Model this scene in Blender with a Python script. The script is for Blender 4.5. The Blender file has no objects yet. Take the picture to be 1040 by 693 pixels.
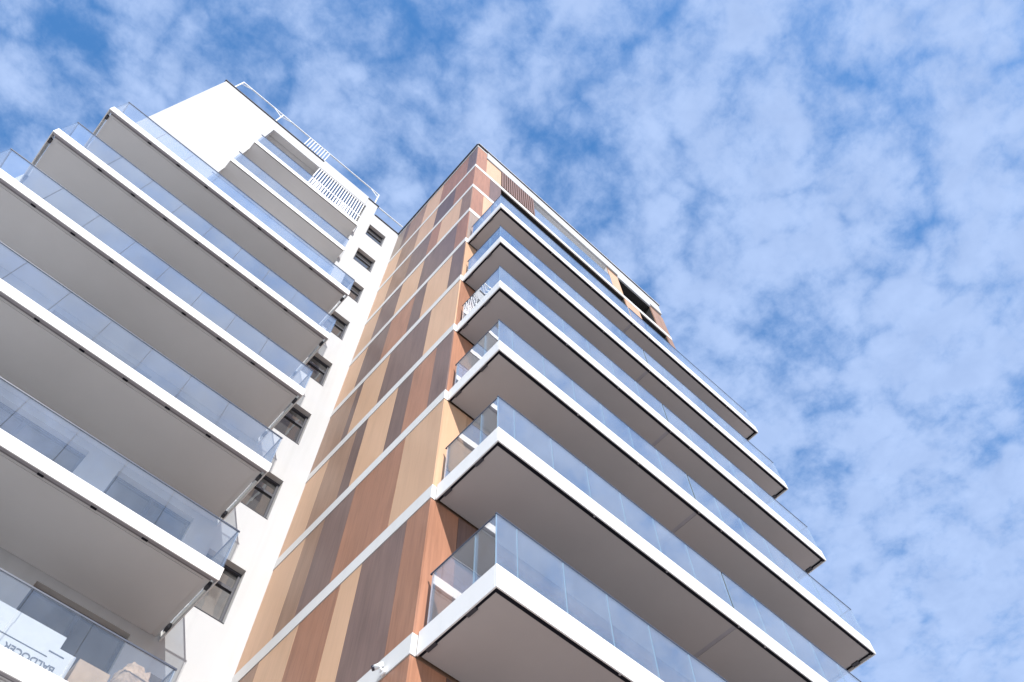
import bpy, math, random
from mathutils import Vector, Matrix
R = math.radians
random.seed(7)
sc = bpy.context.scene
col = sc.collection
G = 9.0            # height of the lowest white floor band above the ground
H = 3.0            # storey height
D = 5.24           # set-back of the white wing behind the clad corner

# ------------------------------------------------------------------ materials
def new_mat(name):
    m = bpy.data.materials.new(name); m.use_nodes = True
    nt = m.node_tree; nt.nodes.clear()
    out = nt.nodes.new('ShaderNodeOutputMaterial')
    return m, nt, out
def N(nt, kind, **kw):
    n = nt.nodes.new(kind)
    for k, v in kw.items():
        if k in n.inputs: n.inputs[k].default_value = v
        else: setattr(n, k, v)
    return n
def mapping(nt, scale):
    tc = N(nt, 'ShaderNodeNewGeometry'); mp = N(nt, 'ShaderNodeMapping')
    mp.inputs['Scale'].default_value = scale
    nt.links.new(tc.outputs['Position'], mp.inputs['Vector'])
    return mp
def ramp(nt, stops):
    r = N(nt, 'ShaderNodeValToRGB')
    el = r.color_ramp.elements
    while len(el) > 1: el.remove(el[-1])
    el[0].position = stops[0][0]; el[0].color = (*stops[0][1], 1)
    for p, c in stops[1:]:
        e = el.new(p); e.color = (*c, 1)
    return r
def sc3(c, f): return tuple(max(0, min(1, x * f)) for x in c)

def paint(name, c, rough=.7, var=.05, scale=1.5, bump=.02, streak=0.0, spec=.3, fine=90):
    m, nt, out = new_mat(name)
    b = N(nt, 'ShaderNodeBsdfPrincipled', Roughness=rough)
    b.inputs['Specular IOR Level'].default_value = spec
    n1 = N(nt, 'ShaderNodeTexNoise', Scale=scale, Detail=6.0, Roughness=.6)
    nt.links.new(mapping(nt, (1, 1, .45 if streak else 1)).outputs[0], n1.inputs['Vector'])
    r1 = ramp(nt, [(.25, sc3(c, 1 - 1.6 * var)), (.75, sc3(c, 1 + var))])
    nt.links.new(n1.outputs['Fac'], r1.inputs['Fac'])
    colr = r1.outputs['Color']
    if streak:
        n3 = N(nt, 'ShaderNodeTexNoise', Scale=1.0, Detail=4.0)
        nt.links.new(mapping(nt, (5, 5, .25)).outputs[0], n3.inputs['Vector'])
        r3 = ramp(nt, [(.5, (1, 1, 1)), (.78, (1 - streak, 1 - streak, 1 - streak * 1.1))])
        nt.links.new(n3.outputs['Fac'], r3.inputs['Fac'])
        mx = N(nt, 'ShaderNodeMix', data_type='RGBA', blend_type='MULTIPLY'); mx.inputs['Factor'].default_value = 1
        nt.links.new(colr, mx.inputs['A']); nt.links.new(r3.outputs['Color'], mx.inputs['B'])
        colr = mx.outputs['Result']
    nt.links.new(colr, b.inputs['Base Color'])
    if bump:
        n2 = N(nt, 'ShaderNodeTexNoise', Scale=fine, Detail=3.0)
        nt.links.new(mapping(nt, (1, 1, 1)).outputs[0], n2.inputs['Vector'])
        bp = N(nt, 'ShaderNodeBump', Strength=.25, Distance=bump)
        nt.links.new(n2.outputs['Fac'], bp.inputs['Height'])
        nt.links.new(bp.outputs['Normal'], b.inputs['Normal'])
    nt.links.new(b.outputs[0], out.inputs['Surface'])
    return m

def wood(name, c, dark=.72, light=1.16, rough=.45):
    """high-pressure laminate board with an upright timber grain"""
    m, nt, out = new_mat(name)
    b = N(nt, 'ShaderNodeBsdfPrincipled', Roughness=rough)
    b.inputs['Specular IOR Level'].default_value = .35
    oi = N(nt, 'ShaderNodeObjectInfo')
    geo = N(nt, 'ShaderNodeNewGeometry')
    off = N(nt, 'ShaderNodeVectorMath', operation='MULTIPLY_ADD')
    nt.links.new(oi.outputs['Random'], off.inputs[0]); off.inputs[1].default_value = (31, 17, 53)
    nt.links.new(geo.outputs['Position'], off.inputs[2])
    mp = N(nt, 'ShaderNodeMapping'); mp.inputs['Scale'].default_value = (1, 1, .045)
    nt.links.new(off.outputs[0], mp.inputs['Vector'])
    g1 = N(nt, 'ShaderNodeTexNoise', Scale=26.0, Detail=7.0, Roughness=.62, Distortion=.4)
    nt.links.new(mp.outputs[0], g1.inputs['Vector'])
    mp2 = N(nt, 'ShaderNodeMapping'); mp2.inputs['Scale'].default_value = (1, 1, .12)
    nt.links.new(off.outputs[0], mp2.inputs['Vector'])
    g2 = N(nt, 'ShaderNodeTexNoise', Scale=4.5, Detail=4.0, Roughness=.55)
    nt.links.new(mp2.outputs[0], g2.inputs['Vector'])
    add = N(nt, 'ShaderNodeMath', operation='MULTIPLY_ADD'); add.inputs[1].default_value = .55
    nt.links.new(g1.outputs['Fac'], add.inputs[0])
    hf = N(nt, 'ShaderNodeMath', operation='MULTIPLY'); hf.inputs[1].default_value = .45
    nt.links.new(g2.outputs['Fac'], hf.inputs[0]); nt.links.new(hf.outputs[0], add.inputs[2])
    rp = ramp(nt, [(.33, sc3(c, dark)), (.5, c), (.67, sc3(c, light))])
    nt.links.new(add.outputs[0], rp.inputs['Fac'])
    # each board of the batch is a shade of its own
    vr = N(nt, 'ShaderNodeMapRange'); vr.inputs['To Min'].default_value = .9; vr.inputs['To Max'].default_value = 1.1
    nt.links.new(oi.outputs['Random'], vr.inputs['Value'])
    mx = N(nt, 'ShaderNodeMix', data_type='RGBA', blend_type='MULTIPLY'); mx.inputs['Factor'].default_value = 1
    nt.links.new(rp.outputs['Color'], mx.inputs['A']); nt.links.new(vr.outputs[0], mx.inputs['B'])
    nt.links.new(mx.outputs['Result'], b.inputs['Base Color'])
    bp = N(nt, 'ShaderNodeBump', Strength=.12, Distance=.004)
    nt.links.new(g1.outputs['Fac'], bp.inputs['Height']); nt.links.new(bp.outputs['Normal'], b.inputs['Normal'])
    nt.links.new(b.outputs[0], out.inputs['Surface'])
    return m

def glass(name, tint, f0=.05, power=5.0, dirt=.05, top=1.0):
    """thin clear pane: both faces reflect by angle and let tinted light through"""
    m, nt, out = new_mat(name)
    lw = N(nt, 'ShaderNodeLayerWeight', Blend=.5)
    pw = N(nt, 'ShaderNodeMath', operation='POWER'); pw.inputs[1].default_value = power
    nt.links.new(lw.outputs['Facing'], pw.inputs[0])
    mr = N(nt, 'ShaderNodeMapRange'); mr.inputs['To Min'].default_value = f0; mr.inputs['To Max'].default_value = top
    nt.links.new(pw.outputs[0], mr.inputs['Value'])
    tr = N(nt, 'ShaderNodeBsdfTransparent'); tr.inputs['Color'].default_value = (*tint, 1)
    gl = N(nt, 'ShaderNodeBsdfGlossy', Roughness=.012); gl.inputs['Color'].default_value = (1, 1, 1, 1)
    nz = N(nt, 'ShaderNodeTexNoise', Scale=.8, Detail=2.0)
    nt.links.new(mapping(nt, (1, 1, 1)).outputs[0], nz.inputs['Vector'])
    bp = N(nt, 'ShaderNodeBump', Strength=.05, Distance=.05)
    nt.links.new(nz.outputs['Fac'], bp.inputs['Height']); nt.links.new(bp.outputs['Normal'], gl.inputs['Normal'])
    m1 = N(nt, 'ShaderNodeMixShader')
    nt.links.new(mr.outputs[0], m1.inputs['Fac']); nt.links.new(tr.outputs[0], m1.inputs[1]); nt.links.new(gl.outputs[0], m1.inputs[2])
    df = N(nt, 'ShaderNodeBsdfDiffuse'); df.inputs['Color'].default_value = (.62, .68, .75, 1)
    n2 = N(nt, 'ShaderNodeTexNoise', Scale=1.3, Detail=7.0, Roughness=.65)
    nt.links.new(mapping(nt, (1, 1, .5)).outputs[0], n2.inputs['Vector'])
    m2r = N(nt, 'ShaderNodeMapRange'); m2r.inputs['From Min'].default_value = .3; m2r.inputs['From Max'].default_value = .75
    m2r.inputs['To Min'].default_value = dirt * .3; m2r.inputs['To Max'].default_value = dirt * 1.6
    nt.links.new(n2.outputs['Fac'], m2r.inputs['Value'])
    m2 = N(nt, 'ShaderNodeMixShader')
    nt.links.new(m2r.outputs[0], m2.inputs['Fac']); nt.links.new(m1.outputs[0], m2.inputs[1]); nt.links.new(df.outputs[0], m2.inputs[2])
    nt.links.new(m2.outputs[0], out.inputs['Surface'])
    return m

def pane_mat(name, c=(.02, .022, .025), ior=1.7, rough=.03):
    m, nt, out = new_mat(name)
    b = N(nt, 'ShaderNodeBsdfPrincipled', Roughness=rough, IOR=ior)
    b.inputs['Base Color'].default_value = (*c, 1)
    nz = N(nt, 'ShaderNodeTexNoise', Scale=1.7, Detail=2.0)
    nt.links.new(mapping(nt, (1, 1, 1)).outputs[0], nz.inputs['Vector'])
    bp = N(nt, 'ShaderNodeBump', Strength=.08, Distance=.05)
    nt.links.new(nz.outputs['Fac'], bp.inputs['Height']); nt.links.new(bp.outputs['Normal'], b.inputs['Normal'])
    nt.links.new(b.outputs[0], out.inputs['Surface'])
    return m

WHITE = paint('white_render', (.45, .453, .457), rough=.85, var=.045, scale=.45, bump=.006, streak=.07, spec=.2)
BAND = paint('band_render', (.62, .60, .575), rough=.7, var=.02, scale=2, bump=.003, streak=.04)
FASCIA = paint('fascia_coat', (.72, .70, .68), rough=.5, var=.015, scale=2, bump=0, streak=.05)
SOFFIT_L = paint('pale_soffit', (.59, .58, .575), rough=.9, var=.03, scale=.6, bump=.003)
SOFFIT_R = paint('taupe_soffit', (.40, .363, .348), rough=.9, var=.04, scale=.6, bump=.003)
SLAB = paint('slab_concrete', (.35, .34, .33), rough=.9, var=.08, scale=3, bump=.004)
GUTTER = paint('gutter_metal', (.33, .31, .325), rough=.5, var=.08, scale=4, bump=0)
GUTTERSHADE = paint('gutter_painted_shade', (.19, .175, .185), rough=.7, var=.08, scale=4, bump=0)  # darker gutter tone, paints the shadow line inside the gutter
BRACKET = paint('bracket_metal', (.05, .05, .06), rough=.5, var=.1, scale=9, bump=0)
RAILM = paint('rail_metal', (.045, .055, .085), rough=.4, var=.08, scale=8, bump=0, spec=.5)
POSTM = paint('clamp_metal', (.30, .37, .45), rough=.35, var=.06, scale=8, bump=0, spec=.5)
CAPM = paint('cap_metal', (.06, .06, .075), rough=.5, var=.1, scale=5, bump=0, spec=.4)
FRAME = paint('anthracite_frame', (.045, .045, .055), rough=.45, var=.08, scale=6, bump=0, spec=.4)
REVEAL = paint('reveal_render', (.52, .50, .485), rough=.85, var=.05, scale=3, bump=.003)
RAILW = paint('white_steel', (.80, .80, .80), rough=.45, var=.02, scale=5, bump=0, spec=.4)
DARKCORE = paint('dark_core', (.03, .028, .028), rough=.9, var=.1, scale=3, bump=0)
PANE = pane_mat('window_pane', (.045, .045, .045), 2.15)
MIRROR = pane_mat('coated_pane', (.05, .06, .08), 2.6, .04)
CURTAIN = paint('curtain', (.45, .44, .42), rough=.9, var=.08, scale=10, bump=0)
GLASS_R = glass('balcony_glass_warm', (.88, .92, .96), f0=.12, power=2.5, dirt=.05)
GLASS_L = glass('balcony_glass_clear', (.97, .982, .992), f0=.035, power=2.1, dirt=.035)
GLASS_S = glass('side_glass_clear', (.95, .97, .985), f0=.05, power=5.0, dirt=.03)
EDGE_R = paint('pale_glass_edge', (.33, .46, .56), rough=.2, var=.05, scale=6, bump=0, spec=.6)
EDGE_L = paint('dark_glass_edge', (.10, .14, .20), rough=.2, var=.05, scale=6, bump=0, spec=.6)
SHADEPAINT = paint('painted_gap_shade', (.012, .012, .018), rough=.9, var=.1, scale=6, bump=0, spec=.1)  # near-black colour that paints the shade in slots under the balconies
CREAM = wood('cream_laminate', (.55, .335, .205), .9, 1.06)
TERRA = wood('terracotta_laminate', (.33, .155, .092), .76, 1.2)
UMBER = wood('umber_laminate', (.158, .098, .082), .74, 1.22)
BROWN = wood('brown_laminate', (.28, .165, .108), .78, 1.2)
TAUPE = wood('taupe_laminate', (.27, .20, .155), .8, 1.15)
LOUVRE = wood('louvre_brown', (.20, .115, .09), .8, 1.15)
CARTON = paint('white_carton', (.46, .475, .49), rough=.6, var=.04, scale=6, bump=.002)
PRINT = paint('grey_print', (.085, .10, .13), rough=.6, var=.04, scale=6, bump=0)
KRAFT = paint('kraft_board', (.37, .27, .185), rough=.85, var=.10, scale=7, bump=.004)
SACK = paint('sack_cloth', (.33, .245, .175), rough=.9, var=.3, scale=9, bump=.02, fine=30)
CAMW = paint('camera_white', (.80, .80, .80), rough=.35, var=.01, scale=5, bump=0, spec=.5)
CAMB = paint('camera_black', (.02, .02, .035), rough=.15, var=.1, scale=5, bump=0, spec=.6)
PAVE = paint('paving', (.44, .41, .38), rough=.9, var=.15, scale=.5, bump=.01)

# ------------------------------------------------------------------ mesh helper
class MB:
    def __init__(s): s.v = []; s.f = []; s.m = []; s.mats = []
    def mi(s, m):
        if m not in s.mats: s.mats.append(m)
        return s.mats.index(m)
    def quad(s, pts, m):
        i = len(s.v); s.v += [tuple(p) for p in pts]; s.f.append(tuple(range(i, i + len(pts)))); s.m.append(s.mi(m))
    def box(s, x0, x1, y0, y1, z0, z1, m):
        x0, x1 = min(x0, x1), max(x0, x1); y0, y1 = min(y0, y1), max(y0, y1); z0, z1 = min(z0, z1), max(z0, z1)
        i = len(s.v); k = s.mi(m)
        s.v += [(x0,y0,z0),(x1,y0,z0),(x1,y1,z0),(x0,y1,z0),(x0,y0,z1),(x1,y0,z1),(x1,y1,z1),(x0,y1,z1)]
        for f in ((0,3,2,1),(4,5,6,7),(0,1,5,4),(1,2,6,5),(2,3,7,6),(3,0,4,7)):
            s.f.append(tuple(i + a for a in f)); s.m.append(k)
    def tube(s, a, b, r, m, n=10, r2=None):
        a = Vector(a); b = Vector(b); d = (b - a).normalized()
        up = Vector((0, 0, 1)) if abs(d.z) < .9 else Vector((1, 0, 0))
        u = d.cross(up).normalized(); w = d.cross(u)
        i = len(s.v); k = s.mi(m); r2 = r if r2 is None else r2
        for p, rr in ((a, r), (b, r2)):
            for j in range(n):
                t = 2 * math.pi * j / n
                s.v.append(tuple(p + u * rr * math.cos(t) + w * rr * math.sin(t)))
        for j in range(n):
            s.f.append((i + j, i + (j + 1) % n, i + n + (j + 1) % n, i + n + j)); s.m.append(k)
        s.f.append(tuple(i + j for j in reversed(range(n)))); s.m.append(k)
        s.f.append(tuple(i + n + j for j in range(n))); s.m.append(k)
    def build(s, name, parent=None, bevel=0):
        me = bpy.data.meshes.new(name)
        me.from_pydata(s.v, [], s.f)
        for m in s.mats: me.materials.append(m)
        for p, k in zip(me.polygons, s.m): p.material_index = k
        me.update()
        o = bpy.data.objects.new(name, me); col.objects.link(o)
        if parent: o.parent = parent
        if bevel:
            b = o.modifiers.new('bevel', 'BEVEL'); b.width = bevel; b.segments = 2; b.limit_method = 'ANGLE'
        return o
def boxo(name, parent, b, m, bevel=0):
    q = MB(); q.box(*b, m); return q.build(name, parent, bevel)
def tag(o, label=None, cat=None, group=None, kind=None):
    if label: o['label'] = label
    if cat: o['category'] = cat
    if group: o['group'] = group
    if kind: o['kind'] = kind
    return o
def empty(name, loc, label, cat, group=None):
    o = bpy.data.objects.new(name, None); col.objects.link(o); o.location = loc
    o.empty_display_size = .3
    return tag(o, label, cat, group)

# children are modelled in place round the building's origin (0,0,0)
def facade(q, y, x0, x1, z0, z1, holes, depth, m, mr):
    """a wall face at plane y with openings: front faces plus the reveals going back by depth"""
    xs = sorted({x0, x1} | {a for h in holes for a in h[:2] if x0 < a < x1})
    zs = sorted({z0, z1} | {a for h in holes for a in h[2:4] if z0 < a < z1})
    def hole(x, z): return any(h[0] < x < h[1] and h[2] < z < h[3] for h in holes)
    for i in range(len(xs) - 1):
        for j in range(len(zs) - 1):
            if not hole((xs[i] + xs[i+1]) / 2, (zs[j] + zs[j+1]) / 2):
                q.quad([(xs[i], y, zs[j]), (xs[i+1], y, zs[j]), (xs[i+1], y, zs[j+1]), (xs[i], y, zs[j+1])], m)
    for h in holes:
        a, b, c, d = h[:4]
        dp = h[4] if len(h) > 4 else depth
        rm = h[5] if len(h) > 5 else mr
        q.quad([(a, y, c), (a, y, d), (a, y + dp, d), (a, y + dp, c)], rm)
        q.quad([(b, y, c), (b, y + dp, c), (b, y + dp, d), (b, y, d)], rm)
        q.quad([(a, y, d), (b, y, d), (b, y + dp, d), (a, y + dp, d)], rm)
        q.quad([(a, y, c), (a, y + dp, c), (b, y + dp, c), (b, y, c)], rm)

def window(parent, x0, x1, z0, z1, y, transom=None, mull=(), sill=True, curtain=False):
    """a framed window standing in a reveal, its outer frame face at plane y"""
    q = MB(); t = .055
    q.box(x0, x1, y, y + .07, z0, z0 + t, FRAME); q.box(x0, x1, y, y + .07, z1 - t, z1, FRAME)
    q.box(x0, x0 + t, y, y + .07, z0 + t, z1 - t, FRAME); q.box(x1 - t, x1, y, y + .07, z0 + t, z1 - t, FRAME)
    if transom: q.box(x0 + t, x1 - t, y, y + .07, transom - .04, transom + .04, FRAME)
    for a in mull: q.box(a - .04, a + .04, y + .002, y + .07, z0 + t, z1 - t, FRAME)
    w = q.build('window', parent, .006)
    p = MB()
    p.quad([(x0 + t, y + .04, z0 + t), (x1 - t, y + .04, z0 + t), (x1 - t, y + .04, z1 - t), (x0 + t, y + .04, z1 - t)], PANE)
    p.build('pane', w)
    if sill:
        boxo('sill', w, (x0 + .002, x1 - .002, y - .14, y - .002, z0 - .002, z0 + .016), FRAME, .004)
    return w

# =================================================================== WHITE WING (left)
left = empty('apartment_building', (0, 0, 0), 'white rendered apartment block whose balconies have pale grey undersides', 'building')
XL, XE, XJ = -9.40, -1.85, -1.38
TOP_L, TOP_R = G + 28.55, G + 27.40
W1, W2 = (-6.50, -4.14), (-3.52, -1.87)
holes = []
for k in range(0, 6):
    base = G + H * k
    lo = base + .10
    if k == 5:
        holes.append((-6.70, XE, lo, G + H * 8 + 3.58, 1.75, SOFFIT_L))
    else:
        holes.append((*W1, lo, base + 2.68, .22, REVEAL)); holes.append((*W2, lo, base + 2.68, .22, REVEAL))
q = MB()
facade(q, D, XL, XJ, 0, TOP_L, holes, .2, WHITE, WHITE)
q.quad([(XL, D, 0), (XL, D, TOP_L), (XL, D + 14, TOP_L), (XL, D + 14, 0)], WHITE)
q.quad([(XL, D, TOP_L), (XJ, D, TOP_L), (XJ, D + .30, TOP_L), (XL, D + .30, TOP_L)], WHITE)
q.quad([(XL, D + .30, TOP_L), (XJ, D + .30, TOP_L), (XJ, D + .30, TOP_L - 1), (XL, D + .30, TOP_L - 1)], WHITE)
q.quad([(XJ, D, 0), (XJ, D + .03, 0), (XJ, D + .03, TOP_L), (XJ, D, TOP_L)], WHITE)
q.quad([(XJ, D + .03, TOP_R), (XJ, D + .30, TOP_R), (XJ, D + .30, TOP_L), (XJ, D + .03, TOP_L)], WHITE)
# back walls of the recessed loggias
q.quad([(-6.70, D + 1.75, G + 15.1), (XE, D + 1.75, G + 15.1), (XE, D + 1.75, G + 27.58), (-6.70, D + 1.75, G + 27.58)], SOFFIT_L)
for k in range(0, 5):
    for w in (W1, W2):
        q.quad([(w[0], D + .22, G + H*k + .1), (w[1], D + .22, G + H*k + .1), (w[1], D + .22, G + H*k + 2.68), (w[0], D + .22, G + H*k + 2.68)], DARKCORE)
q.build('wall', left)
# right strip with one window per floor
q = MB()
wins = []
for k in range(0, 9):
    wins.append((-1.34, -.51, G + H * k + (.86 if k < 3 else .79), G + H * k + (2.27 if k < 4 else (2.18 if k < 7 else 2.1)), .22, REVEAL))
facade(q, D + .03, XJ, .03, 0, TOP_R, wins, .22, WHITE, REVEAL)
q.quad([(XJ, D + .03, TOP_R), (0, D + .03, TOP_R), (0, D + .33, TOP_R), (XJ, D + .33, TOP_R)], WHITE)
for h in wins:
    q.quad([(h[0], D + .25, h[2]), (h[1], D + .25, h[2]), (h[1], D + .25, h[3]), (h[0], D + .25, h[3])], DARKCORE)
q.build('stair_wall', left)
for h in wins[1:]:
    hh = h[3] - h[2]
    w = window(left, h[0] + .004, h[1] - .004, h[2] + .004, h[3] - .004, D + .16, transom=h[2] + hh * .66)
# balcony doors behind the lower balconies, loggia doors above
for k in range(0, 5):
    for w in (W1, W2):
        window(left, w[0] + .004, w[1] - .004, G + H*k + .11, G + H*k + 2.675, D + .12, mull=[(w[0] + w[1]) / 2], sill=False)
# parapet caps
def cap(name, par, x0, x1, y0, y1, z, th=.055, m=CAPM):
    return boxo(name, par, (x0, x1, y0, y1, z + .003, z + th), m, .006)
cap('parapet_cap', left, XL - .05, -4.36, D - .05, D + .36, TOP_L)
cap('parapet_cap', left, -1.93, XJ + .04, D - .05, D + .36, TOP_L)
cap('parapet_cap', left, XJ + .045, -.005, D - .02, D + .38, TOP_R)
# white header of the louvred bay, standing a little proud and above the parapet
boxo('louvre_header', left, (-4.355, -1.935, D - .03, D + .30, G + 27.56, G + 28.72), WHITE, .004)
# white louvre screen
q = MB()
lx0, lx1, lz0, lz1 = -4.34, -1.93, G + 24.12, G + 27.56
q.box(lx0, lx1, D - .01, D + .05, lz0, lz0 + .06, RAILW)
q.box(lx0, lx1, D - .01, D + .05, lz1 - .05, lz1 - .003, RAILW)
n = 21
for i in range(n):
    x = lx0 + (lx1 - lx0 - .05) * i / (n - 1)
    q.box(x, x + .042, D - .005, D + .02, lz0 + .06, lz1 - .05, RAILW)
ls = q.build('louvre_screen', left)
q = MB(); q.quad([(lx0, D + .035, lz0), (lx1, D + .035, lz0), (lx1, D + .035, lz1), (lx0, D + .035, lz1)], MIRROR); q.build('pane', ls)
# roof guard rails
def guard_rail(par, y, x0, x1, zb, zt, posts, bars=None, brace=True):
    q = MB()
    q.tube((x0, y, zt), (x1, y, zt), .035, RAILW)
    o = q.build('guard_rail', par)
    for x in posts:
        p = MB(); p.tube((x, y, zb), (x, y, zt), .032, RAILW)
        if brace:
            for s in (-1, 1):
                if x0 - .01 <= x + s * .45 <= x1 + .01:
                    p.tube((x, y, zt - .42), (x + s * .45, y, zt - .03), .02, RAILW)
        p.build('post', o)
    if bars:
        p = MB(); a, b, nn = bars
        p.tube((a, y, zb + .25), (b, y, zb + .25), .02, RAILW)
        for i in range(nn):
            x = a + (b - a) * i / (nn - 1)
            p.tube((x, y, zb + .25), (x, y, zt), .022, RAILW)
        p.build('bar_panel', o)
    return o
guard_rail(left, 5.60, -9.18, -1.50, G + 28.5, G + 31.2, (-9.18, -7.03, -1.50), bars=(-5.50, -4.40, 9))
guard_rail(left, 5.62, -1.22, .15, G + 27.3, G + 29.75, (), brace=False)

# ------------------------------------------------------------------ balconies
def glass_run(par, axis, fixed, stops, z0, z1, m, gap=.004, th=.014):
    for a, b in zip(stops[:-1], stops[1:]):
        a, b = min(a, b) + gap, max(a, b) - gap
        o = boxo('glass_panel', par, (a, b, fixed, fixed + th, z0, z1) if axis == 'x' else (fixed, fixed + th, a, b, z0, z1), m)
        o.data.materials.append(EDGE_R if m is GLASS_R else EDGE_L)      # ground edges of the pane
        for p in o.data.polygons:
            nn = abs(p.normal.x) if axis == 'x' else abs(p.normal.y)
            if nn > .5: p.material_index = 1

def balcony_left(k):
    z = G + H * k
    x0, x1, yf, yb = -9.22, -1.40, D - 1.72, D
    zt, zb = z + .115, z - .165                          # fascia edges
    s = .09; sf = .128
    q = MB()
    q.box(x0 + s, x1 - s, yf + sf, yb - .003, zb + .055, zt - .03, SLAB)
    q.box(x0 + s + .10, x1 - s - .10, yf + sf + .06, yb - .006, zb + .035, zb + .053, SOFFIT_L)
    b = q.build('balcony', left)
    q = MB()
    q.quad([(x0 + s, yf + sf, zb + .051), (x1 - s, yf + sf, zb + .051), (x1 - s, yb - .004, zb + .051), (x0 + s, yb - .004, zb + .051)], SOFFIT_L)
    q.build('soffit', b)
    q = MB()
    q.box(x0, x1, yf, yf + .022, zb, zt, FASCIA)
    q.build('fascia', b, .004)
    for xx in (x0, x1 - .022):
        boxo('side_fascia', b, (xx, xx + .022, yf + .024, yb - .003, zb, zt), FASCIA, .004)
    # drip gutter behind the fascia, slot shade painted as dark blocks at pane joints
    stops = [x0 + .01, -7.97, -7.085, -6.20, -5.325, -4.45, -3.57, -2.69, x1 - .01]
    boxo('gutter', b, (x0 + .03, x1 - .03, yf + .0235, yf + .080, zb + .012, zb + .05), GUTTER)
    boxo('painted_gap_shade', b, (x0 + .09, x1 - .09, yf + .081, yf + .127, zb + .030, zb + .05), GUTTERSHADE)  # solid strip, the shadow beside the gutter is in its colour
    for a in stops[1:-1]:
        boxo('painted_slot', b, (a - .05, a + .05, yf + .070, yf + .116, zb + .008, zb + .046), SHADEPAINT)  # solid near-black block painted as the dark of a slot
    for xx in (x0 + .024, x1 - .084):
        for yy in (yf + .22, yb - .34):
            boxo('bracket', b, (xx, xx + .06, yy, yy + .11, zb + .015, zb + .12), BRACKET)
    gz0, gz1 = zt - .06, z + 1.045
    glass_run(b, 'x', yf + .03, stops, gz0, gz1, GLASS_L)
    glass_run(b, 'y', x1 - .044, [yf + .045, yb - .09], gz0, gz1, GLASS_S)
    glass_run(b, 'y', x0 + .032, [yf + .045, yb - .09], gz0, gz1, GLASS_S)
    q = MB()
    q.box(x0 + .01, x1 - .01, yf + .024, yf + .048, gz1 + .002, gz1 + .028, RAILM)
    q.box(x1 - .05, x1 - .026, yf + .05, yb - .05, gz1 + .002, gz1 + .028, RAILM)
    q.box(x0 + .026, x0 + .05, yf + .05, yb - .05, gz1 + .002, gz1 + .028, RAILM)
    q.build('top_rail', b)
    boxo('end_post', b, (x1 - .05, x1 - .03, yb - .085, yb - .03, zt - .03, gz1), POSTM)
    boxo('end_post', b, (x0 + .03, x0 + .05, yb - .085, yb - .03, zt - .03, gz1), POSTM)
    return b
for k in range(6): balcony_left(k)

def loggia(k):
    z = G + H * k
    x0, x1, yf = -6.69, -1.86, D - .38
    zt, zb = z + .10, z - .20
    q = MB()
    q.box(x0 + .024, x1 - .024, yf + .06, D - .003, zb + .04, zt - .03, SOFFIT_L)
    q.box(-6.697, XE - .003, D - .001, D + 1.745, zb + .042, zt - .03, SOFFIT_L)
    b = q.build('balcony', left)
    boxo('fascia', b, (x0, x1, yf, yf + .022, zb, zt), FASCIA, .004)
    boxo('painted_gap_shade', b, (x0 + .024, x1 - .024, yf + .023, yf + .058, zb + .05, zb + .07), SHADEPAINT)  # dark strip painting the shade behind the loggia fascia
    q = MB()
    for xx in (x0, x1 - .022): q.box(xx, xx + .022, yf + .024, D - .004, zb, zt, FASCIA)
    q.build('side_fascia', b)
    stops = [x0 + .01, -5.75, -4.85, -3.95, -3.05, x1 - .01]
    if k == 8: stops = [x0 + .01, -5.75, -4.85, -4.30]
    glass_run(b, 'x', yf + .03, stops, zt - .06, z + 1.05, GLASS_L)
    q = MB()
    q.box(x0 - .06, stops[-1], yf + .022, yf + .05, z + 1.052, z + 1.075, RAILM)
    q.build('top_rail', b)
    if k == 8:      # guard bars in front of the louvre bay
        q = MB()
        q.box(-4.30, x1 - .01, yf + .03, yf + .06, z + .95, z + 1.0, RAILW)
        for i in range(20):
            x = -4.29 + i * .1255
            q.box(x, x + .026, yf + .03, yf + .05, zt, z + .95, RAILW)
        q.build('bar_panel', b)
    return b
for k in (6, 7, 8): loggia(k)

# =================================================================== CLAD TOWER (right)
right = empty('apartment_building', (0, 0, 0), 'apartment block clad in cream, terracotta and brown timber boards with corner balconies', 'building')
XR = 10.85
TOPZ = G + 27.37
q = MB()
rh = []
for k in range(-1, 6):
    rh.append((1.35, 4.70, G + H*k + .10, G + H*k + 2.55, .16, TERRA))
    rh.append((5.90, 9.60, G + H*k + .10, G + H*k + 2.55, .16, TERRA))
for k in (6, 7):
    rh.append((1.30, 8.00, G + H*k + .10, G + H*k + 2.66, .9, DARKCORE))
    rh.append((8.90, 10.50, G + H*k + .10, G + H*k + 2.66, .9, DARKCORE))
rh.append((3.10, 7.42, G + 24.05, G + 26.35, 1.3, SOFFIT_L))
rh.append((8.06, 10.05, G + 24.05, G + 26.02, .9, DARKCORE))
facade(q, .03, .03, XR, 0, TOPZ, rh, .2, BROWN, BROWN)
q.quad([(.03, .03, 0), (.03, .03, TOPZ), (.03, 14, TOPZ), (.03, 14, 0)], DARKCORE)
q.quad([(XR, .03, 0), (XR, 14, 0), (XR, 14, TOPZ), (XR, .03, TOPZ)], BROWN)
q.quad([(.03, .03, TOPZ), (XR, .03, TOPZ), (XR, 14, TOPZ), (.03, 14, TOPZ)], SLAB)
for h in rh[-6:]:
    m = SOFFIT_L if h[5] is SOFFIT_L else DARKCORE
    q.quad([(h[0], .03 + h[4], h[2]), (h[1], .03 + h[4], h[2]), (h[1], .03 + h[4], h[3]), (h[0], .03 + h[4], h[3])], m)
q.build('wall', right)
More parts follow.
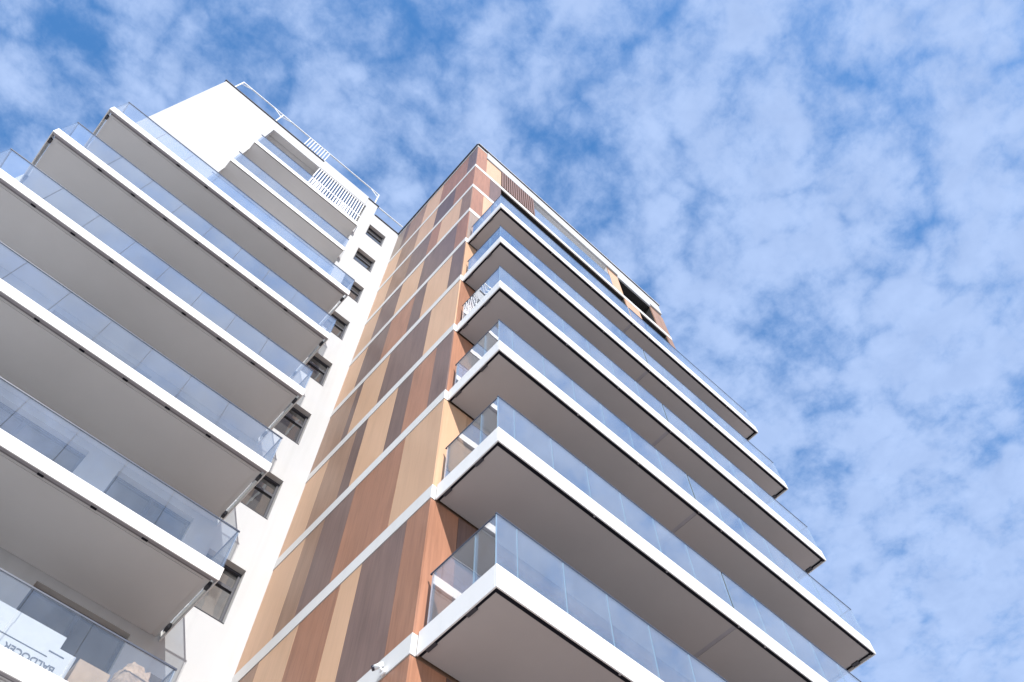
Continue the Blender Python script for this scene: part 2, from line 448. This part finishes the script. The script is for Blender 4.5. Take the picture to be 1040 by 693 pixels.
# cladding boards of the side wall (0.545 m module)
C, T, P, B, U = CREAM, TERRA, UMBER, BROWN, TAUPE
M = .545
side = {
 8: [(0, P), (1, T), (4, C), (6, B), (8, P), (8.55, U)],
 7: [(0, T), (2, P), (4, C), (6, B), (8, C)],
 6: [(0, B), (1, C), (3, T), (4, P), (6, B), (8, C)],
 5: [(0, T), (1, P), (4, C), (6, P), (8, C)],
 4: [(0, P), (1, C), (3, P), (4, T), (6, P), (8, C)],
 3: [(0, C), (2, P), (5, C), (7, P), (7.5, B)],
 2: [(0, P), (1, T), (2.4, P), (3.4, C), (5.35, P), (6.1, B), (8, C)],
 1: [(0, C), (2, T), (5, P), (6.5, P), (7.6, B), (8, C)],
 0: [(0, T), (1, P), (3, C), (4, T), (6, C), (8, B)],
 -1: [(0, T), (2, P), (4, C), (6, B)],
}
side[1] = [(0, C), (2, T), (4.75, P), (6.5, B), (7.65, C)]
END = D + .03
for k, rows in side.items():
    z0, z1 = G + H * k + .006, G + H * (k + 1) - .326
    if k == 8: z1 = TOPZ - .17
    for i, (a, m) in enumerate(rows):
        b = rows[i + 1][0] * M if i + 1 < len(rows) else END
        boxo('cladding_panel', right, (0, .028, a * M + (.003 if a else .001), b - .003, z0, z1), m)
front = {
 8: [(0, .53, T), (.53, 1.30, C)],
 7: [(0, .75, T), (.75, 1.30, P)],
 6: [(0, .50, T), (.50, 1.30, C)],
 5: [(0, .60, U), (.60, 1.30, T)],
 4: [(0, .55, C), (.55, 1.30, C)],
 3: [(0, .55, T), (.55, 1.30, P)],  # second board umber: shadow under the balcony put into its colour
 2: [(0, .55, T), (.55, 1.30, P)],  # umber again stands for shadow on a terracotta board
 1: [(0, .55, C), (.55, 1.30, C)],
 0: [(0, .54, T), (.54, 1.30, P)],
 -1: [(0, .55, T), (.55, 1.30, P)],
}
for k, rows in front.items():
    z0, z1 = G + H * k + .006, G + H * (k + 1) - .326
    if k == 8: z1 = TOPZ - .17
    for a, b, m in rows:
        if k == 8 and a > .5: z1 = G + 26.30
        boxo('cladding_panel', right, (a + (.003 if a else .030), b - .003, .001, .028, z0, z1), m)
# piers at the top right of the front
for (a, b, k, m) in ((8.02, 8.88, 7, C), (10.52, XR, 7, B), (7.44, 8.04, 8, C), (10.07, XR, 8, B), (8.02, 8.88, 6, B), (10.52, XR, 6, B)):
    boxo('cladding_panel', right, (a, b, .001, .028, G + H*k + .006, G + (26.02 if k == 8 else H*(k+1) - .326)), m)
# white floor bands (side + short return to the balcony, or the whole front above the balconies)
for k in range(0, 9):
    z0, z1 = G + H * k - .32, G + H * k
    q = MB()
    q.box(-.012, .028, -.012, END, z0, z1, BAND)
    if k >= 6: q.box(.030, XR + .006, -.012, .028, z0, z1, BAND)
    else: q.box(.030, .074, -.012, .028, z0, z1, BAND)
    q.build('floor_band', right, .004)
q = MB()
q.box(-.012, .028, -.012, END, TOPZ - .16, TOPZ, BAND)
q.box(.030, .50, -.012, .028, TOPZ - .16, TOPZ, BAND)
q.box(.502, XR + .006, -.045, .028, G + 26.36, TOPZ, WHITE)
q.box(8.06, 10.05, -.044, .027, G + 26.02, G + 26.358, WHITE)
q.build('parapet', right, .004)
q = MB()
q.box(-.075, .06, -.03, END + .02, TOPZ + .003, TOPZ + .05, CAPM)
q.box(-.03, XR + .05, -.085, .06, TOPZ + .004, TOPZ + .03, CAPM)  # dark strip, paints the shadow beneath the cap's white front edge
q.box(-.03, XR + .05, -.10, -.04, TOPZ + .032, TOPZ + .075, FASCIA)
q.build('parapet_cap', right)
# brown louvre screen
q = MB()
q.box(1.31, 3.09, .002, .028, G + 24.01, G + 26.355, DARKCORE)
for i in range(15):
    x = 1.33 + i * .1185
    q.box(x, x + .062, -.04, .0, G + 24.01, G + 26.355, LOUVRE)
q.build('louvre_screen', right)
# flush balustrade of the top loggia, and of the recesses below
def flush_rail(x0, x1, z0, z1, nn):
    st = [x0 + (x1 - x0) * i / nn for i in range(nn + 1)]
    q = MB(); q.box(x0, x1, -.006, .018, z1 + .002, z1 + .02, POSTM)
    o = q.build('balustrade', right)
    glass_run(o, 'x', -.004, st, z0, z1, GLASS_R)
flush_rail(3.10, 7.42, G + 24.01, G + 25.22, 4)
window(right, 8.08, 10.03, G + 24.06, G + 26.0, .45, mull=[8.72, 9.4], sill=False)
for k in range(0, 6):
    window(right, 1.36, 4.69, G + H*k + .11, G + H*k + 2.54, .11, mull=[2.47, 3.58], sill=False)
    window(right, 5.91, 9.59, G + H*k + .11, G + H*k + 2.54, .11, mull=[7.1, 8.4], sill=False)

def balcony_right(k):
    z = G + H * k
    x0, x1, yf, yb = .076, 10.865, -1.395, -.014
    zt, zb = z + .064, z - .31
    s = .062
    XS = 5.28
    q = MB()
    q.box(x0 + s, XS - .02, yf + s, yb - .003, zb + .05, zt - .03, SLAB)
    q.box(XS + .02, x1 - s - .03, yf + s, yb - .003, zb + .05, zt - .03, SLAB)
    b = q.build('balcony', right)
    for a, c in ((x0 + s + .012, XS - .042), (XS + .042, x1 - s - .08)):
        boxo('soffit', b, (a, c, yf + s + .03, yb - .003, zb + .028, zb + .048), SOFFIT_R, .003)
    q = MB(); q.box(x0, x1, yf, yf + .022, zb, zt, FASCIA); q.build('fascia', b, .004)
    boxo('side_fascia', b, (x0, x0 + .022, yf + .024, yb + .001, zb, zt), FASCIA, .004)
    boxo('side_fascia', b, (x1 - .022, x1, yf + .024, yb + .001, zb, zt), FASCIA, .004)
    boxo('seam_strip', b, (XS - .04, XS + .04, yf + s + .03, yb - .003, zb + .034, zb + .10), GUTTER)
    boxo('painted_gap_shade', b, (x0 + .024, x1 - .024, yf + .0235, yf + s + .028, zb + .026, zb + .046), SHADEPAINT)  # solid strips close the slots, their shade painted near-black
    boxo('painted_gap_shade', b, (x0 + .0235, x0 + s + .01, yf + s + .03, yb - .004, zb + .027, zb + .047), SHADEPAINT)
    boxo('painted_gap_shade', b, (x1 - .138, x1 - .0235, yf + s + .03, yb - .004, zb + .060, zb + .09), SHADEPAINT)
    for x in (2.03, 3.61, 5.30, 5.95, 7.8, 9.4):
        boxo('front_bracket', b, (x, x + .028, yf + .03, yf + s - .012, zb + .008, zb + .024), GUTTER)  # small brackets along the front slot, like those at the ends
    for y in (-1.0, -.30):
        boxo('bracket', b, (x0 + .026, x0 + s + .02, y, y + .16, zb + .006, zb + .025), BRACKET)
        boxo('bracket', b, (x1 - .12, x1 - .026, y, y + .16, zb + .02, zb + .058), BRACKET)
    gz0, gz1 = zt - .05, z + 1.022
    st1 = [x0 + .012, .44, 1.24, 2.03, 2.82, 3.61, 4.43, 5.325]
    st2 = [5.37, 6.2, 7.0, 7.8, 8.6, 9.4, 10.2, x1 - .012]
    glass_run(b, 'x', yf + .03, st1, gz0, gz1, GLASS_R)
    glass_run(b, 'x', yf + .03, st2, gz0, gz1, GLASS_R)
    glass_run(b, 'y', x0 + .030, [yf + .045, -.95, yb - .10], gz0, gz1, GLASS_R)
    glass_run(b, 'y', x1 - .042, [yf + .045, yb - .10], gz0, gz1, GLASS_R)
    q = MB()
    q.box(x0 + .008, 5.325, yf + .024, yf + .048, gz1 + .002, gz1 + .024, RAILM)
    q.box(5.37, x1 - .008, yf + .024, yf + .048, gz1 + .002, gz1 + .024, RAILM)
    q.box(x0 + .024, x0 + .048, yf + .05, yb - .06, gz1 + .002, gz1 + .024, RAILM)
    q.box(x1 - .048, x1 - .024, yf + .05, yb - .06, gz1 + .002, gz1 + .024, RAILM)
    q.build('top_rail', b)
    boxo('glass_post', b, (x0 + .046, x0 + .066, yb - .14, yb - .085, zt - .03, gz1), POSTM)
    boxo('glass_post', b, (x0 + .046, x0 + .066, -.975, -.925, zt - .03, gz1), POSTM)
    boxo('partition', b, (5.335, 5.36, yf + .05, yf + .10, zt - .028, gz1), FRAME)
    return b
for k in range(6): balcony_right(k)

# =================================================================== THINGS ON AND BY THE BALCONIES
# goods on the lowest visible white-wing balcony (deck at G + .085)
deck = G + .085
big = empty('printed_carton', (-3.5, 3.95, deck), 'white printed carton standing behind the balcony glass at bottom left, lettering upside down', 'carton')
def part_box(name, par, b, m, bevel=.004):
    o = boxo(name, par, b, m, bevel)
    o.matrix_parent_inverse = Matrix.Translation(-par.location)
    return o
part_box('carton', big, (-4.25, -2.63, 3.70, 4.2, deck, G + .60), CARTON)
def text_obj(body, size, x, z, y, par, name='lettering', bold=.02):
    cu = bpy.data.curves.new('t', 'FONT'); cu.body = body; cu.size = size; cu.align_x = 'CENTER'; cu.align_y = 'CENTER'
    cu.extrude = .0015; cu.offset = bold * size
    t = bpy.data.objects.new('t', cu); col.objects.link(t)
    dg = bpy.context.evaluated_depsgraph_get()
    me = bpy.data.meshes.new_from_object(t.evaluated_get(dg))
    bpy.data.objects.remove(t); bpy.data.curves.remove(cu)
    me.materials.clear(); me.materials.append(PRINT)
    o = bpy.data.objects.new(name, me); col.objects.link(o)
    o.rotation_euler = (R(90), R(180), 0)                 # printed upside down, as the carton was set down
    o.location = (x, y, z)
    o.parent = par; o.matrix_parent_inverse = Matrix.Translation(-par.location)
    return o
text_obj('BALDOCER', .132, -3.12, G + .285, 3.696, big)
part_box('printed_mark', big, (-2.97, -2.76, 3.694, 3.698, G + .492, G + .508), PRINT, 0)
part_box('printed_line', big, (-3.62, -2.95, 3.694, 3.698, G + .405, G + .417), PRINT, 0)
upper = boxo('carton', None, (-3.86, -2.86, 3.74, 4.15, G + .602, G + .82), CARTON, .004)
tag(upper, 'plain white carton lying on top of the printed carton', 'carton')
kb = boxo('cardboard_box', None, (-2.57, -2.12, 3.80, 4.25, deck, G + .70), KRAFT, .006)
tag(kb, 'light brown cardboard box just right of the printed white carton', 'box')
# filled sack: rounded lumpy body
def sack():
    import bmesh
    bm = bmesh.new()
    bmesh.ops.create_icosphere(bm, subdivisions=4, radius=1)
    from mathutils import noise
    for v in bm.verts:
        p = v.co.copy()
        e = .55
        v.co = Vector([math.copysign(abs(c) ** e, c) for c in p])
        v.co *= 1 + .14 * noise.noise(p * 2.3) + .09 * noise.noise(p * 5) + .05 * noise.noise(p * 11)
        top = max(0, v.co.z)
        v.co.x *= .27 - .06 * top; v.co.y *= .22 - .07 * top; v.co.z *= .54
    me = bpy.data.meshes.new('sack'); bm.to_mesh(me); bm.free(); me.materials.append(SACK)
    for p in me.polygons: p.use_smooth = True
    return bpy.data.objects.new('sack', me)
s1 = sack(); col.objects.link(s1); s1.location = (-1.80, 3.98, deck + .50)
tag(s1, 'tall sandy sack leaning in the right corner of the lowest balcony', 'sack')

# security camera on the lowest floor band of the clad side wall
cam_loc = (-.012, .46, G - .31)
sc_cam = empty('security_camera', cam_loc, 'small white bullet security camera on the lowest white band of the clad wall', 'camera')
def cpart(q, name): 
    o = q.build(name, sc_cam)
    for p in o.data.polygons: p.use_smooth = len(p.vertices) == 4
    o.matrix_parent_inverse = Matrix.Translation(-sc_cam.location); return o
q = MB(); q.tube((-.012, .46, G - .27), (-.05, .46, G - .27), .055, CAMW, 20, .05); cpart(q, 'mount')
q = MB(); q.tube((-.049, .46, G - .27), (-.09, .455, G - .262), .02, CAMW, 12); q.tube((-.09, .455, G - .262), (-.105, .45, G - .225), .017, CAMW, 12); cpart(q, 'bracket')
a = Vector((-.06, .43, G - .205)); d = Vector((-.60, .60, -.36)).normalized()
q = MB(); q.tube(a, a + d * .115, .033, CAMW, 20); cpart(q, 'housing')
q = MB(); q.tube(a + d * .116, a + d * .145, .0345, CAMB, 20); cpart(q, 'lens_ring')

# =================================================================== SETTING
g = MB(); g.quad([(-900, -900, 0), (900, -900, 0), (900, 900, 0), (-900, 900, 0)], PAVE)
tag(g.build('ground'), kind='structure')

# =================================================================== LIGHT AND SKY
SUN_DIR = Vector((.325, 1, -.74)).normalized()            # the way the light travels
el = math.asin(-SUN_DIR.z)
sun = bpy.data.lights.new('sun', 'SUN'); sun.energy = 3.6; sun.angle = R(.5); sun.color = (1, .965, .915)
so = bpy.data.objects.new('sun', sun); col.objects.link(so)
so.rotation_euler = SUN_DIR.to_track_quat('-Z', 'Y').to_euler(); so.location = (-20, -60, 60)

w = bpy.data.worlds.new('World'); sc.world = w; w.use_nodes = True
nt = w.node_tree; nt.nodes.clear()
out = nt.nodes.new('ShaderNodeOutputWorld'); bg = nt.nodes.new('ShaderNodeBackground')
SKY = .15
bg.inputs['Strength'].default_value = SKY
sky = nt.nodes.new('ShaderNodeTexSky'); sky.sky_type = 'NISHITA'; sky.sun_disc = False
sky.sun_elevation = el
sky.sun_rotation = math.atan2(-SUN_DIR.x, -SUN_DIR.y)
sky.air_density = 1.0; sky.dust_density = .4; sky.ozone_density = 1.6
tc = nt.nodes.new('ShaderNodeTexCoord')
sep = nt.nodes.new('ShaderNodeSeparateXYZ'); nt.links.new(tc.outputs['Generated'], sep.inputs[0])
zz = N(nt, 'ShaderNodeMath', operation='MAXIMUM'); zz.inputs[1].default_value = .06
nt.links.new(sep.outputs['Z'], zz.inputs[0])
dv = nt.nodes.new('ShaderNodeVectorMath'); dv.operation = 'DIVIDE'
cb = nt.nodes.new('ShaderNodeCombineXYZ')
for i in range(3): nt.links.new(zz.outputs[0], cb.inputs[i])
nt.links.new(tc.outputs['Generated'], dv.inputs[0]); nt.links.new(cb.outputs[0], dv.inputs[1])
def noise_n(scale, detail, rough, dist=0, off=(0, 0, 0)):
    mp = nt.nodes.new('ShaderNodeMapping'); mp.inputs['Location'].default_value = off
    nt.links.new(dv.outputs[0], mp.inputs['Vector'])
    n_ = N(nt, 'ShaderNodeTexNoise', Scale=scale, Detail=detail, Roughness=rough, Distortion=dist)
    nt.links.new(mp.outputs[0], n_.inputs['Vector']); return n_
def math_n(op, a, b):
    m_ = N(nt, 'ShaderNodeMath', operation=op)
    for i, v in enumerate((a, b)):
        if isinstance(v, (int, float)): m_.inputs[i].default_value = v
        else: nt.links.new(v, m_.inputs[i])
    return m_.outputs[0]
nW = noise_n(7.0, 3, .55, 0, (11, 4, 0))              # warps the cells
wv = nt.nodes.new('ShaderNodeVectorMath'); wv.operation = 'MULTIPLY_ADD'
nt.links.new(nW.outputs['Color'], wv.inputs[0]); wv.inputs[1].default_value = (.15, .15, 0); nt.links.new(dv.outputs[0], wv.inputs[2])
nA = noise_n(3.4, 2, .5, .3, (5.3, 2.2, 0))          # sheets
nB = noise_n(11.0, 6, .60, .3, (.4, 5.2, 0))         # broken fleece
nC = noise_n(60, 3, .65, .2, (7, 2, 0))              # fine grain of the fleece
def cells(scale):
    vo = N(nt, 'ShaderNodeTexVoronoi', feature='F1', Scale=scale)
    nt.links.new(wv.outputs[0], vo.inputs['Vector'])
    return vo.outputs['Distance']
s_ = math_n('ADD', math_n('MULTIPLY', nA.outputs['Fac'], .24), math_n('MULTIPLY', nB.outputs['Fac'], .56))
s_ = math_n('ADD', s_, math_n('MULTIPLY', nC.outputs['Fac'], .26))
s_ = math_n('SUBTRACT', s_, math_n('MULTIPLY', cells(12.0), .36))
s_ = math_n('SUBTRACT', s_, math_n('MULTIPLY', cells(27.0), .20))
# the sheet thickens towards the right (east) of the view
dt = nt.nodes.new('ShaderNodeVectorMath'); dt.operation = 'DOT_PRODUCT'
nt.links.new(dv.outputs[0], dt.inputs[0]); dt.inputs[1].default_value = (.16, -.09, 0)
s_ = math_n('ADD', s_, dt.outputs['Value'])
cr = nt.nodes.new('ShaderNodeMapRange'); cr.interpolation_type = 'SMOOTHSTEP'
cr.inputs['From Min'].default_value = -.045; cr.inputs['From Max'].default_value = .45
cr.inputs['To Min'].default_value = 0.06; cr.inputs['To Max'].default_value = .98
nt.links.new(s_, cr.inputs['Value'])
cloud = N(nt, 'ShaderNodeMix', data_type='RGBA')
nt.links.new(cr.outputs[0], cloud.inputs['Factor'])
CL = (1.72, 2.24, 3.35)
# thicker parts of the fleece are a little greyer, thin parts brighter
cv = N(nt, 'ShaderNodeMix', data_type='RGBA')
nD = noise_n(17, 3, .6, .2, (2, 9, 0))
nt.links.new(nD.outputs['Fac'], cv.inputs['Factor'])
cv.inputs['A'].default_value = (*[c * k for c, k in zip(CL, (.74, .80, .88))], 1); cv.inputs['B'].default_value = (*[c * 1.14 for c in CL], 1)
nt.links.new(cv.outputs['Result'], cloud.inputs['B'])
hs = N(nt, 'ShaderNodeHueSaturation', Saturation=1.33, Value=1.0)
nt.links.new(sky.outputs[0], hs.inputs['Color'])
nt.links.new(hs.outputs[0], cloud.inputs['A'])
nt.links.new(cloud.outputs['Result'], bg.inputs['Color']); nt.links.new(bg.outputs[0], out.inputs['Surface'])

# =================================================================== CAMERA
cam = bpy.data.cameras.new('camera'); co = bpy.data.objects.new('camera', cam); col.objects.link(co)
co.location = (-4.0505, -6.1015, -7.3727 + G)
co.rotation_euler = (2.704, .0089, -.7373)
cam.sensor_fit = 'HORIZONTAL'; cam.sensor_width = 36; cam.lens = 840.2 / 1040 * 36
cam.clip_start = .05; cam.clip_end = 3000
sc.camera = co
sc.render.resolution_x = 1024; sc.render.resolution_y = 682
vs = sc.view_settings
vs.view_transform = 'Standard'; vs.look = 'None'; vs.gamma = 1; vs.use_curve_mapping = False
vs.exposure = .9
sc.render.engine = 'CYCLES'
sc.cycles.max_bounces = 10; sc.cycles.diffuse_bounces = 4; sc.cycles.glossy_bounces = 4
sc.cycles.transparent_max_bounces = 24
